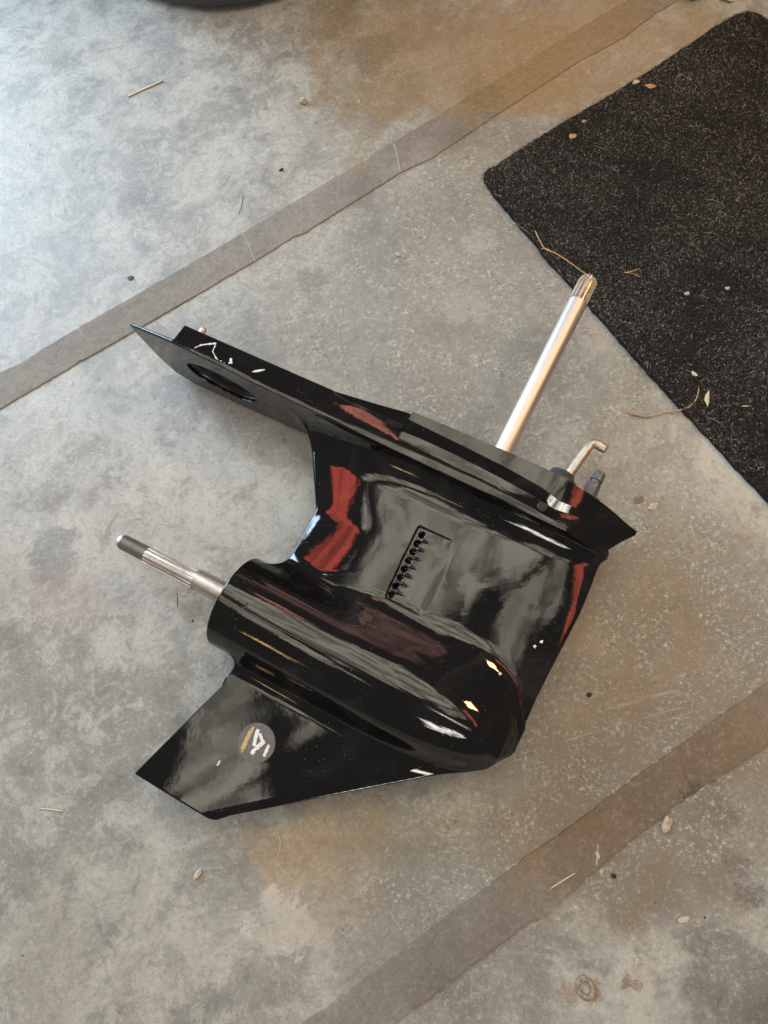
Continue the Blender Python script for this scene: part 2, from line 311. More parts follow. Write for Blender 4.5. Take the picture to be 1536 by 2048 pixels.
def sd_skeg(a, y, d):
    t = np.interp(d, [-215, -60, -20], [2.6, 6.0, 9.0])*np.clip(.45+.55*np.sin(np.pi*np.clip((a-np.interp(d, [-215, -30], [-12, 20]))/np.interp(d, [-215, -30], [118, 300]), 0, 1)), 0, 1)
    nf = np.clip(((a-92)*-.62+(d+209)*.785)/16., 0, 1)          # distance in from the lower front edge
    t = np.minimum(t, 1.2+t*nf)
    return smax((np.abs(y)-t)*.9, polysd(a, d, SKEG), 2.0)
def sd_plate(a, y, d):
    f = smax(polysd(a, y, PLATE), np.abs(d-np.interp(a, [-40, 60], [254, 253]))-np.interp(a, [-290, -180, -40, 60], [1.7, 3.2, 3.2, 1.7]), 1.5)
    dish = (np.sqrt(((a+172)/54)**2+(y/33)**2)-1)*33
    return smax(f, -dish, 1.2)
def parts_sd(a, y, d): return sd_leg(a, y, d), sd_torp(a, y, d), sd_skeg(a, y, d), sd_plate(a, y, d)
KX, KY = smooth_tab([0, 70, 150, 300, 350], [26, 24, 13, 11, 7], 15.0)
PX, PY = smooth_tab([-60, 30, 200, 320, 360], [26, 44, 44, 30, 14], 15.0)
def sdf(a, y, d):
    l, t, s, p = parts_sd(a, y, d)
    sh = sd_shoulder(a, y, d)
    f = smin(l, smin(t, sh, 3.0), np.interp(a, KX, KY)); f = smax(f, -np.maximum(np.sqrt(y*y+(d-12)**2)-49.5, a-16), 2.0)
    f = smax(f, np.where(d < 69, -7.0-a, -99), 1.5)
    f = smin(f, s, 20.0)
    k = np.interp(a, PX, PY)
    return smin(f, p, k)
def surface(h):
    ax = np.arange(-296, 366, h, dtype=np.float32); ay = np.arange(-76, 78, h, dtype=np.float32); ad = np.arange(-216, 262, h, dtype=np.float32)
    nx, ny, nz = len(ax), len(ay), len(ad)
    # coarse pass: keep only blocks near the surface
    Fv = np.full((nx, ny, nz), 50, np.float32); B = 12
    cx = np.array([ax[min(i+B//2, nx-1)] for i in range(0, nx, B)]); cy = np.array([ay[min(i+B//2, ny-1)] for i in range(0, ny, B)]); cz = np.array([ad[min(i+B//2, nz-1)] for i in range(0, nz, B)])
    G = sdf(*np.meshgrid(cx, cy, cz, indexing='ij'))
    lim = B*h*.95+12
    for i, j, k in np.argwhere(np.abs(G) < lim):
        sl = (slice(i*B, min((i+1)*B, nx)), slice(j*B, min((j+1)*B, ny)), slice(k*B, min((k+1)*B, nz)))
        Fv[sl] = 0
    for k in np.argwhere((G <= -lim)):
        i, j, kk = k; Fv[i*B:(i+1)*B, j*B:(j+1)*B, kk*B:(kk+1)*B] = -50
    idx = np.argwhere(Fv == 0)
    for c in range(0, len(idx), 400000):
        q = idx[c:c+400000]; Fv[q[:, 0], q[:, 1], q[:, 2]] = sdf(ax[q[:, 0]], ay[q[:, 1]], ad[q[:, 2]])
    ins = Fv < 0
    cs_ = sum(ins[i:nx-1+i, j:ny-1+j, k:nz-1+k].astype(np.int8) for i in (0, 1) for j in (0, 1) for k in (0, 1))
    cell = np.argwhere((cs_ > 0) & (cs_ < 8)); vid = np.full((nx-1, ny-1, nz-1), -1, np.int32); vid[tuple(cell.T)] = np.arange(len(cell))
    acc = np.zeros((len(cell), 3)); cnt = np.zeros(len(cell))
    cor = [(i, j, k) for i in (0, 1) for j in (0, 1) for k in (0, 1)]
    for p in cor:
        for q in cor:
            if sum(q)-sum(p) == 1 and all(b >= a for a, b in zip(p, q)):
                fa = Fv[cell[:, 0]+p[0], cell[:, 1]+p[1], cell[:, 2]+p[2]]; fb = Fv[cell[:, 0]+q[0], cell[:, 1]+q[1], cell[:, 2]+q[2]]
                m = (fa < 0) != (fb < 0); t = np.where(m, fa/np.where(m, fa-fb, 1), 0)
                pp = np.array(p)+(np.array(q)-np.array(p))*t[:, None]
                acc[m] += pp[m]; cnt[m] += 1
    V = np.array([ax[0], ay[0], ad[0]])+h*(cell+acc/cnt[:, None])
    Q = []
    for axn in range(3):
        o1, o2 = [(1, 2), (2, 0), (0, 1)][axn]
        sl0 = [slice(1, -1)]*3; sl1 = [slice(1, -1)]*3
        sl0[axn] = slice(0, -1); sl1[axn] = slice(1, None)
        A = ins[tuple(sl0)]; Bm = ins[tuple(sl1)]; e = np.argwhere(A != Bm); fl_ = A[tuple(e.T)]
        base = e.copy(); base += 1; base[:, axn] -= 1
        def cellat(u, v):
            c = base.copy(); c[:, o1] -= u; c[:, o2] -= v; return vid[tuple(c.T)]
        q = np.stack([cellat(1, 1), cellat(0, 1), cellat(0, 0), cellat(1, 0)], 1)
        q[~fl_] = q[~fl_][:, ::-1]; Q.append(q)
    Q = np.concatenate(Q)
    def grad(P, e=.35):
        g = np.stack([sdf(P[:, 0]+e*(i == 0), P[:, 1]+e*(i == 1), P[:, 2]+e*(i == 2))-sdf(P[:, 0]-e*(i == 0), P[:, 1]-e*(i == 1), P[:, 2]-e*(i == 2)) for i in range(3)], 1)/(2*e)
        return g
    P = V.copy()
    for it in range(2):
        g = grad(P); g2 = (g*g).sum(1)+1e-6; st = (sdf(P[:, 0], P[:, 1], P[:, 2])/g2)[:, None]*g
        ln = np.linalg.norm(st, axis=1, keepdims=True); st *= np.minimum(1, h*.6/np.maximum(ln, 1e-6)); P -= st
    g = grad(P, .6); g /= np.linalg.norm(g, axis=1, keepdims=True)+1e-9
    return P, Q, g
GRID = 1.45
P, Q, G = surface(GRID)
comp = np.stack(parts_sd(P[:, 0], P[:, 1], P[:, 2]), 1); comp[:, 0] -= .5
fc = np.argmin(comp[Q].mean(1), 1)
for ci, nm in enumerate(['leg', 'torpedo_housing', 'skeg', 'anti_ventilation_plate']):
    q = Q[fc == ci]; u, inv = np.unique(q, return_inverse=True); inv = inv.reshape(q.shape)
    m = bpy.data.meshes.new(nm); m.vertices.add(len(u)); m.vertices.foreach_set('co', P[u].astype(np.float32).ravel())
    m.loops.add(inv.size); m.loops.foreach_set('vertex_index', inv.ravel().astype(np.int32)); m.polygons.add(len(q))
    m.polygons.foreach_set('loop_start', np.arange(0, inv.size, 4, dtype=np.int32)); m.update(calc_edges=True); m.validate()
    m.polygons.foreach_set('use_smooth', np.ones(len(q), bool)); m.normals_split_custom_set_from_vertices(G[u].astype(np.float32))
    m.materials.append(M_paint); o = bpy.data.objects.new(nm, m); C.objects.link(o); o.parent = root
# ---- mounting flange above the plate: lofted sections (y, d) on both sides
def sec(a, pts): return (a, pts)
def flange():
    ST = []
    def rear(a, top=290.5): ST.append((a, [(46, 255), (45, 258), (43.2, 270), (41.5, top-9), (40.2, top-1), (38.5, top), (30, top)]))
    rear(-238); rear(-140); rear(-60)
    ST.append((-18, [(46, 255), (45, 258), (43, 274), (41.4, 286), (40.4, 289.5), (38.5, 290.5), (30, 290.5)]))
    ST.append((-12, [(46, 255), (45, 258), (43, 274), (41.2, 285), (39.6, 288), (38, 290.5), (30, 290.5)]))
    ST.append((40, [(46, 255), (45, 258), (43, 272), (42, 280.5), (30.5, 285), (39, 296.5), (30, 297)]))
    ST.append((78, [(46, 255), (45, 258), (43, 268), (42.5, 276), (28, 282), (41.5, 301), (30, 302)]))
    ST.append((85, [(46, 255), (45, 258), (44, 268), (43.5, 275.5), (31, 286), (42, 301), (30, 302.5)]))
    ST.append((88, [(46, 255), (45, 258), (44, 268), (43.5, 276.5), (50.5, 291), (50, 302), (30, 302.5)]))
    for a, dl, dt, db, yt in ((110, 277.5, 290, 302.5, 50.5), (160, 277, 288, 303, 50.5), (215, 274, 285.5, 303.5, 49.5), (262, 270, 281.5, 304, 47)):
        ST.append((a, [(47-.02*(a-88), 255), (46-.02*(a-88), 258), (44.5-.02*(a-88), 266), (43.5-.02*(a-88), dl), (yt, dt), (yt-.6, db), (30, db+.5)]))
    ST.append((285, [(38, 255), (37.5, 258), (37, 264), (37, 268), (42, 277), (43, 303), (28, 303.5)]))
    ST.append((312, [(32, 255), (31.5, 258), (31, 266), (31.5, 272), (35, 280), (35.5, 301.5), (22, 302)]))
    ST.append((335, [(20, 255), (20, 259), (20, 266), (21.5, 274), (25, 282), (26, 299.5), (14, 300)]))
    ST.append((350, [(8, 256), (9, 260), (11, 267), (13, 275), (16, 283), (17.5, 298), (8, 298.6)]))
    ST.append((358.5, [(1, 262), (3, 266), (5, 271), (7.5, 278), (10, 285), (11.5, 297), (5, 297.6)]))
    ST.append((367, [(.8, 276), (1.5, 278), (2.5, 280), (4, 284), (5.5, 288), (6.5, 296), (3, 296.8)]))
    ST.append((378.5, [(.3, 291), (.5, 292), (.7, 293), (.9, 293.5), (1, 294), (1, 295.2), (.4, 295.6)]))
    V = []; Fc = []
    for a, pts in ST:
        pts = [(pts[0][0]*.86, pts[0][1]+(8 if a < 300 else 1.5)), (pts[0][0]*.95, pts[0][1]-.6)]+pts
        full = [(y, d) for y, d in pts]+[(-y, d) for y, d in pts[::-1]]
        V += [(a, y, d) for y, d in full]
    n = 18
    for i in range(len(ST)-1):
        for k in range(n):
            k2 = (k+1) % n; Fc.append((i*n+k, (i+1)*n+k, (i+1)*n+k2, i*n+k2))
    Fc.append(tuple(range(n))); Fc.append(tuple((len(ST)-1)*n+k for k in range(n))[::-1])
    o = mesh('mounting_flange', V, Fc, M_paint, root, True)
    bm = bmesh.new(); bm.from_mesh(o.data); bmesh.ops.recalc_face_normals(bm, faces=bm.faces); bm.to_mesh(o.data); bm.free()
    b = o.modifiers.new('bevel', 'BEVEL'); b.width = 1.1; b.segments = 3; b.limit_method = 'ANGLE'; b.angle_limit = math.radians(22); b.harden_normals = True
    return o
flange()
# ---- steel shafts, built along an axis
def lathe_mod(p0, axis, stations, seg=96):     # stations: (s, radius, tooth depth, teeth)
    p0 = Vector(p0); ax = Vector(axis).normalized(); u = ax.orthogonal().normalized(); v = ax.cross(u); V = []; Fc = []
    for s, r, dep, nt in stations:
        for k in range(seg):
            q = 2*math.pi*k/seg; rr = r
            if dep: x = .5+.5*math.sin(q*nt); rr = r-dep*min(1, max(0, (x-.28)/.4))
            V.append(p0+ax*s+(u*math.cos(q)+v*math.sin(q))*rr)
    n = len(stations)
    for i in range(n-1):
        for k in range(seg): k2 = (k+1) % seg; Fc.append((i*seg+k, i*seg+k2, (i+1)*seg+k2, (i+1)*seg+k))
    Fc.append(tuple(range(seg))[::-1]); Fc.append(tuple((n-1)*seg+k for k in range(seg)))
    return V, Fc
def steel(name, col, rough, streak=None, dirt=.3):
    t = NT(name); n = t.noise(.12, 5); mp = t.N.new('ShaderNodeMapping'); t.link(t.co, mp.inputs[0]); mp.inputs['Scale'].default_value = streak or (1, 1, 1)
    n2 = t.noise(1, 4, .6, mp.outputs[0])
    t.setp(Metallic=1., Base_Color=t.mix(t.math('MULTIPLY', t.ramp(n, .45, .75), dirt), t.mix(t.ramp(n2, .3, .7), tuple(c*.86 for c in col), col), (.22, .16, .10)), Roughness=t.ramp(n2, .3, .7, rough, rough+.14))
    t.bump(n2, 1.0, .00002); return t.m
def sharp(o, deg=35):
    o.data.set_sharp_from_angle(angle=math.radians(deg)); return o
M_drive = steel('satin_steel', (.78, .735, .70), .44, (.3, .3, .004), .10)
M_prop = steel('dull_steel', (.66, .62, .55), .40, (.01, .5, .5), .35)
M_thread = steel('dark_thread_steel', (.42, .41, .40), .42, None, .3)
M_shift = steel('shift_rod_steel', (.66, .60, .53), .42, (.5, .5, .02), .25)
M_spl = steel('spline_steel', (.70, .64, .57), .34, (.3, .3, .004), .5)
ds = sharp(mesh('drive_shaft', *lathe_mod((198.6, 0, 296), (-.003, 0, 1), [(0, 11.7, 0, 1), (120, 11.9, 0, 1), (249, 12.3, 0, 1)], 64), M_drive, root, True))
st = [(248.5, 12.35, 0, 13), (249.5, 12.35, .2, 13), (251.5, 12.3, 1.4, 13), (255, 12.3, 3.0, 13), (270, 12.3, 3.2, 13), (281, 12.2, 3.2, 13), (284, 11.2, 2.2, 13), (286.5, 9.6, 0, 13), (287, 8.8, 0, 13), (287, 3, 0, 13), (283, 2, 0, 13)]
mesh('spline', *lathe_mod((198.6, 0, 296), (-.003, 0, 1), st, 208), M_spl, ds, True); sharp(bpy.data.objects['spline'], 25)
ps = sharp(mesh('propeller_shaft', *lathe_mod((20, 0, 13.5), (-1, 0, 0), [(0, 14.5, 0, 1), (40, 13.6, 0, 1), (78, 13.1, 0, 1), (84, 12.5, 0, 1)], 64), M_prop, root, True))
st = [(82, 12.5, 0, 13), (84, 12.5, .5, 13), (90, 12.4, 2.0, 13), (110, 12.3, 2.3, 13), (154, 12.2, 2.3, 13), (156, 11.3, 1.0, 13), (156.5, 9.6, 0, 13)]
o = sharp(mesh('spline', *lathe_mod((20, 0, 13.2), (-1, -.004, -.012), st, 208), M_prop, ps, True), 25)
st = [(156, 9.6, 0, 1)]; s = 157.0
while s < 194:
    st += [(s, 9.9, 0, 1), (s+.35, 9.9, 0, 1), (s+1.0, 8.9, 0, 1), (s+1.35, 8.9, 0, 1)]; s += 2.0
st += [(195, 9.2, 0, 1), (199, 7.6, 0, 1), (199.3, 2, 0, 1)]
o = sharp(mesh('thread', *lathe_mod((20, 0, 13.2), (-1, -.004, -.012), st, 48), M_thread, ps, True), 50)
tip = mesh('thread_end', *lathe_mod((20, 0, 13.2), (-1, -.004, -.012), [(195.2, 9.25, 0, 1), (199.2, 7.7, 0, 1), (199.6, 6.9, 0, 1), (199.8, .5, 0, 1)], 48), M_drive, ps, True); sharp(tip)
# carrier seen in the bore from the rear
M_carrier = simple('bearing_carrier_black', (.012, .012, .013), .45, 0, .2, .3)
mesh('bearing_carrier', *lathe_mod((15, 0, 12), (-1, 0, 0), [(0, 49, 0, 1), (6, 49, 0, 1), (6, 34, 0, 1), (14, 30, 0, 1), (14, 16, 0, 1), (10, 14, 0, 1)], 64), M_carrier, root)
# ---- shift rod, seal housing, water tube guide, dowel
rod = [(277.5, 0, 300), (280.2, 0, 318), (282.9, 0, 335), (285.3, 0, 351), (287.2, 0, 364)]
for q in range(1, 8):                                   # round bend towards the nose
    th = q/7*math.radians(100); rod.append((287.9+9*(1-math.cos(th)), -.2*q, 367.5+9*math.sin(th)))
rod += [(301.5, -1.6, 375.6), (304.8, -1.8, 375.0), (307.6, -2, 374.4), (309, -2, 374.1)]
V, Fc = tube(rod, [6.2]*5+[6.1]*7+[5.9, 5.7, 5.0, 3.4], 20); o = mesh('shift_rod', V, Fc, M_shift, root, True); sharp(o, 50)
M_seal = simple('seal_housing_plastic', (.060, .068, .080), .42, .2, .3, .3)
sh = sharp(mesh('seal_housing', *lathe_mod((274, 0, 298), (.02, 0, 1), [(0, 21, 0, 1), (16, 21, 0, 1), (18.5, 20, 0, 1), (21, 16.5, 0, 1), (23, 15.5, 0, 1), (26, 14.8, 0, 1), (26.8, 13.5, 0, 1), (27, 6, 0, 1)], 40), M_seal, root, True))
mesh('hex_nut', *lathe_mod((283, -2, 304), (.02, 0, 1), [(0, 16, 0, 1), (8, 16, 0, 1), (9.5, 13.5, 0, 1)], 6), simple('nut_bronze', (.16, .12, .085), .45, .5, .3, .3), root)
M_guide = simple('grey_guide_plastic', (.13, .135, .145), .4, .3, .25, .3)
sharp(mesh('water_tube_fitting', *lathe_mod((310.5, 0, 296), (.07, 0, 1), [(0, 12, 0, 1), (14, 11.5, 0, 1), (17, 9.4, 0, 1), (30, 8.6, 0, 1), (33.2, 7.6, 0, 1), (33.8, 5.8, 0, 1), (36, 5.8, 0, 1), (36.6, 7.6, 0, 1), (46, 7.1, 0, 1), (48, 6.4, 0, 1), (48.4, 5.0, 0, 1), (44, 4.4, 0, 1)], 32), M_guide, root, True), 40)
bx = mesh('bracket', *lathe_mod((297, 0, 296), (0, 0, 1), [(0, 10, 0, 1), (18, 10, 0, 1), (19, 9, 0, 1)], 6), simple('pale_tab', (.45, .42, .38), .5), root)
sharp(mesh('bracket_base', *lathe_mod((319, 0, 294), (.05, 0, 1), [(0, 9, 0, 1), (16, 8.4, 0, 1), (18, 6.5, 0, 1)], 24), M_guide, root, True), 40)
mesh('dowel_pin', *lathe_mod((-226, 18, 288), (0, 0, 1), [(0, 4.6, 0, 1), (14, 4.6, 0, 1), (17, 3.6, 0, 1), (18, 1.5, 0, 1)], 20), simple('dowel_brass', (.62, .54, .42), .4, .4), root, True)
# small round plug near the front of the lower band
M_dark = simple('plug_black', (.004, .004, .004), .5)
mesh('drain_hole', *lathe_mod((271, 44, 262.5), (-.05, -1, 0), [(0, 5.0, 0, 1), (.6, 6.2, 0, 1), (3, 6.2, 0, 1)], 24), M_dark, root, True)
# ---- dished seat closing the recess under the plate's tail
V, Fc = [], []; rp = [(1.02, 254.0), (1.0, 257), (.97, 259.5), (.85, 261.5), (.6, 262.2), (.3, 262.4), (.02, 262.5)]
for r, dd in rp:
    for k in range(64): q = 2*math.pi*k/64; V.append((-172+54*r*math.cos(q), 33*r*math.sin(q), dd))
for i in range(len(rp)-1):
    for k in range(64): Fc.append((i*64+k, i*64+(k+1) % 64, (i+1)*64+(k+1) % 64, (i+1)*64+k))
mesh('trim_tab_seat', V, Fc, simple('satin_black', (.010, .010, .011), .3, 0, .2, .3), root, True)
# ---- round sticker on the skeg
t = NT('sticker_film'); t.setp(Base_Color=t.mix(t.ramp(t.noise(.3), .35, .7), (.10, .092, .092), (.14, .13, .128)), Roughness=.32); M_stick = t.m
SC = np.array([99.7, 0, -114.3])
def skeg_y(a, d):
    y = np.linspace(0, 14, 141); v = sdf(np.full(141, a), y, np.full(141, d)); return float(y[np.argmax(v > 0)])
V = []; Fc = []; ns = 40
for r in (0., 10, 18, 21.6):
    for k in range(ns):
        q = 2*math.pi*k/ns; a = SC[0]+r*math.cos(q); d = SC[2]+r*math.sin(q); V.append((a, skeg_y(a, d)+.22, d))
for i in range(3):
    for k in range(ns): Fc.append((i*ns+k, (i+1)*ns+k, (i+1)*ns+(k+1) % ns, i*ns+(k+1) % ns))
Vs = list(V); b0 = len(Vs)
for k in range(ns):
    q = 2*math.pi*k/ns; Vs.append((SC[0]+21.8*math.cos(q), V[3*ns+k][1]-.25, SC[2]+21.8*math.sin(q)))
for k in range(ns): Fc.append((3*ns+k, b0+k, b0+(k+1) % ns, 3*ns+(k+1) % ns))
stk = mesh('round_sticker', Vs, Fc, M_stick, root)
def onleg(px, py, it=4):      # point of the casting seen at a photo position, in the unit's frame
    r = ray(px, py); inv = np.linalg.inv(FR); o = inv@(CP-OO); v = inv@r; v /= np.linalg.norm(v); t0 = 500.
    for _ in range(80):
        p = o+v*t0; dd = float(sdf(np.array([p[0]]), np.array([p[1]]), np.array([p[2]]))[0]); t0 += dd*.8
    return o+v*t0
def onplane(px, py, y, slope=0., d0=0.):   # point on the flange side
    r = ray(px, py); inv = np.linalg.inv(FR); o = inv@(CP-OO); v = inv@r
    t0 = (y-o[1]-slope*(o[2]-d0))/(v[1]+slope*-v[2]) if slope else (y-o[1])/v[1]
    return o+v*t0
def stroke(name, pts, wid, mat, parent, lift=.3, jit=.15):
    P = []
    for a, b in zip(pts[:-1], pts[1:]):
        for i in range(5): P.append(np.array(a)*(1-i/5)+np.array(b)*i/5)
    P.append(np.array(pts[-1])); V = []; Fc = []
    for i, p in enumerate(P):
        t = P[min(i+1, len(P)-1)]-P[max(i-1, 0)]; n = np.array([-t[2], 0, t[0]]); n /= np.linalg.norm(n)+1e-9
        ww = wid*(1+random.gauss(0, jit))*(.6 if i in (0, len(P)-1) else 1)
        V += [p+n*ww+[0, lift, 0], p+[0, lift+.15, 0], p-n*ww+[0, lift, 0]]
    for i in range(len(P)-1):
        for k in (0, 1): Fc.append((i*3+k, i*3+k+1, i*3+k+4, i*3+k+3))
    return mesh(name, V, Fc, mat, parent)
M_white = simple('white_marker', (.72, .71, .70), .6, 0, 1.2, .25)
M_gold = simple('gold_print', (.50, .36, .15), .4, 0, .6, .3)
def SP(x, y): return onleg(240+x/3.84, 1300+y/3.84)
stroke('white_mark', [SP(1062, 608), SP(1040, 680), SP(1030, 740)], 2.2, M_white, stk)
stroke('white_mark', [SP(1075, 640), SP(1090, 690), SP(1105, 705)], 1.7, M_white, stk, .45)
stroke('white_mark', [SP(1112, 700), SP(1070, 735), SP(1030, 770), SP(1012, 800)], 2.2, M_white, stk, .6)
stroke('white_mark', [SP(1145, 728), SP(1122, 780), SP(1104, 818)], 1.6, M_white, stk)
stroke('gold_band', [SP(1028, 590), SP(985, 670), SP(936, 785)], 1.7, M_gold, stk)
stroke('gold_band', [SP(1000, 612), SP(965, 680), SP(928, 760)], .8, M_gold, stk)
# ---- white scuffs on the flange side
def CPt(x, y): return onplane(220+x/3.072, 600+y/3.072, 43.5)
for pl, wd_ in (([(520, 295), (560, 275), (605, 268), (650, 262)], 1.0), ([(650, 262), (630, 315), (660, 370)], .7), ([(660, 370), (690, 388), (715, 402)], 1.5), ([(742, 355), (742, 388)], 1.3), ([(728, 388), (752, 384)], 1.3), ([(875, 442), (950, 425)], 1.2)):
    pts = [CPt(*q) for q in pl]
    pts = [np.array([p[0], 43.0+(270-p[2])*.12, p[2]]) for p in pts]; stroke('paint_scuff', pts, wd_, M_white, root, .5, .35)
for a, b, wd_ in (((998, 1349), (1003, 1346), 1.2), ((1067, 1294), (1072, 1291), 1.4), ((1080, 1285), (1086, 1281), 1.6)):
    stroke('paint_chip', [onleg(*a), onleg(*b)], wd_, M_white, root, .2, .35)
stroke('paint_scuff', [onleg(434, 1531), onleg(438, 1526), onleg(440, 1521)], 1.0, M_white, root, .2, .3)
# ------------------------------------------------------------------ charcoal mat
def mat_outline():
    left = [(1536, 1008), (1452, 919), (1406, 869), (1344, 803), (1296, 750), (1233, 679), (1185, 625), (1144, 579), (1100, 531), (1070, 493), (1003, 414), (981, 387)]
    corner = [(971, 373), (967, 360), (970, 348), (979, 340)]
    top = [(990, 336), (1060, 290), (1130, 246), (1200, 206), (1300, 145), (1360, 105), (1420, 64), (1450, 45)]
    cor2 = [(1470, 34), (1492, 28), (1512, 32), (1530, 43), (1550, 62)]
    P = [F(*p) for p in left+corner+top+cor2]
    d = (F(1536, 1008)-F(1185, 625)).normalized(); ext = [P[-1]+d*1.1, P[0]+d*.35]
    return P+ext
MP = mat_outline()
mt = empty('floor_mat', MP[8]); tag(mt, 'charcoal carpet mat with rounded corners on the concrete', 'mat')
bpy.context.view_layer.update()
t = NT('charcoal_felt'); n = t.noise(260, 6, .75); n2 = t.noise(20, 5)
t.setp(Base_Color=t.mix(t.ramp(n, .35, .7), (.008, .0077, .0074), (.050, .047, .044)), Roughness=.95, Specular_IOR_Level=.15); t.bump(t.math('ADD', n, n2), 1.0, .006); M_felt = t.m
def dense(poly, step=.008):
    out = []
    for a, b in zip(poly, poly[1:]+poly[:1]):
        n = max(1, int((b-a).length/step))
        for i in range(n): out.append(a.lerp(b, i/n)+Vector((random.gauss(0, .0005), random.gauss(0, .0005), 0)))
    return out
po = [p-MP[8] for p in dense(MP)]
bm = bmesh.new(); b1 = [bm.verts.new((p.x, p.y, .0002)) for p in po]
cen = sum(po, Vector())/len(po)
def inset(p, k): q = cen-p; return p+q.normalized()*k
b2 = [bm.verts.new((*(inset(p, -.0008).xy), .0035)) for p in po]; b3 = [bm.verts.new((*(inset(p, .002).xy), .0058)) for p in po]; n = len(po)
for A, B in ((b1, b2), (b2, b3)):
    for i in range(n): bm.faces.new((A[i], A[(i+1) % n], B[(i+1) % n], B[i]))
f = bm.faces.new(b3); bmesh.ops.recalc_face_normals(bm, faces=bm.faces); bmesh.ops.triangulate(bm, faces=[f])
bmobj('felt_body', bm, M_felt, mt)
# tufts of the pile: tiny curled fibres, denser in the visible part
pp = np.array([(p.x, p.y) for p in MP])
def inside(x, y):
    c = np.zeros(len(x), bool); j = len(pp)-1
    for i in range(len(pp)):
        xi, yi = pp[i]; xj, yj = pp[j]; m = ((yi > y) != (yj > y)) & (x < (xj-xi)*(y-yi)/(yj-yi+1e-12)+xi); c ^= m; j = i
    return c
lo, hi = pp.min(0), pp.max(0)
def fibres(n, ln, wd, zlo, zhi, curl, mat, name, clump=0.):
    x = rng.uniform(lo[0], min(hi[0], .95), n); y = rng.uniform(max(lo[1], -.5), hi[1], n); ok = inside(x, y)
    if clump:
        cxn = np.sin(x*23+np.sin(y*31)*1.3)+np.sin(y*29+np.sin(x*19)*1.7)+.6*np.sin((x+y)*67); ok &= rng.uniform(-2, 2, n) < cxn*clump+.3
    x = x[ok]; y = y[ok]; m = len(x); th = rng.uniform(0, 2*np.pi, m); L = ln*rng.uniform(.4, 1.5, m)*rng.choice([1, 1, 1, 2.2], m); k = rng.normal(0, curl, m); NS = 4
    z0 = rng.uniform(zlo, zhi, m); V = np.zeros((m, NS+1, 2, 3)); px, py = x-MP[8].x, y-MP[8].y
    for i in range(NS+1):
        nx, ny = -np.sin(th), np.cos(th); w2 = wd*(1 if 0 < i < NS else .5)*rng.uniform(.7, 1.3, m)
        zz = z0+np.sin(np.pi*i/NS)*rng.uniform(.2, 1, m)*.0022
        V[:, i, 0] = np.stack([px+nx*w2, py+ny*w2, zz], 1); V[:, i, 1] = np.stack([px-nx*w2, py-ny*w2, zz], 1)
        px = px+np.cos(th)*L/NS; py = py+np.sin(th)*L/NS; th = th+k/NS
    base = (np.arange(m)*(NS+1)*2)[:, None, None]; ii = np.arange(NS)[None, :, None]*2
    Fq = (base+ii+np.array([0, 1, 3, 2])[None, None, :]).reshape(-1, 4)
    me = bpy.data.meshes.new(name); V = V.reshape(-1, 3); me.vertices.add(len(V)); me.vertices.foreach_set('co', V.astype(np.float32).ravel())
    me.loops.add(Fq.size); me.loops.foreach_set('vertex_index', Fq.ravel().astype(np.int32)); me.polygons.add(len(Fq)); me.polygons.foreach_set('loop_start', np.arange(0, Fq.size, 4, dtype=np.int32)); me.update(calc_edges=True)
    me.materials.append(mat); o = bpy.data.objects.new(name, me); C.objects.link(o); o.parent = mt; o['kind'] = 'stuff'; return o
M_pile = simple('dark_pile', (.024, .023, .0215), .9); M_pile2 = simple('grey_pile', (.12, .112, .102), .9); M_lint = simple('pale_lint', (.42, .39, .35), .9)
fibres(150000, .0036, .00024, .0052, .0066, 3.5, M_pile, 'pile')
fibres(110000, .0028, .00021, .0056, .0070, 4.0, M_pile2, 'pile_fleck', .8)
fibres(38000, .0024, .00020, .0060, .0074, 4.0, M_lint, 'lint', .8)
fibres(420, .011, .00022, .0064, .0078, 2.5, M_lint, 'long_lint', .4)
# ------------------------------------------------------------------ litter
M_straw = simple('dry_straw', (.46, .29, .15), .7, 0, 400, .3); M_pale = simple('pale_wood', (.62, .54, .38), .7, 0, 500, .25); M_chip = simple('orange_bark', (.50, .27, .13), .8, 0, 600, .4)
M_plaster = simple('plaster_crumb', (.48, .41, .32), .85, 0, 500, .3, .0004); M_seed = simple('dark_seed', (.03, .022, .016), .7); M_whitec = simple('white_crumb', (.50, .47, .42), .8, 0, 600, .2)
MH = .0072
def strand(name, pts, r, mat, label, cat, h=.0008, branches=(), group=None):
    def sm(pts):
        P = [Vector((*p, 0)) for p in pts]; out = []
        for i in range(len(P)-1):
            p0 = P[max(i-1, 0)]; p1 = P[i]; p2 = P[i+1]; p3 = P[min(i+2, len(P)-1)]
            for k in range(5):
                t = k/5; q = .5*((2*p1)+(p2-p0)*t+(2*p0-5*p1+4*p2-p3)*t*t+(3*p1-p0-3*p2+p3)*t**3); out.append(q)
        out.append(P[-1]); return out
    def tub(pts):
        Q = sm(pts); n = len(Q); hh = h if hasattr(h, '__len__') else (h, h)
        W = [F(q.x, q.y, hh[0]+(hh[1]-hh[0])*i/(n-1)+abs(math.sin(i*.6))*.0007) for i, q in enumerate(Q)]
        return W, [(r*(.55+.45*math.sin(math.pi*(.12+.8*i/(n-1)))), r*.55) for i in range(n)]
    W, R = tub(pts); b = W[0]; V, Fc = tube([p-b for p in W], R, 6)
    for br in branches:
        W2, R2 = tub(br); V2, F2 = tube([p-b for p in W2], [(a*.8, c*.8) for a, c in R2], 5); k = len(V); V = V+V2; Fc = Fc+[tuple(i+k for i in f) for f in F2]
    o = mesh(name, V, Fc, mat, None, True); o.location = b; return tag(o, label, cat, group)
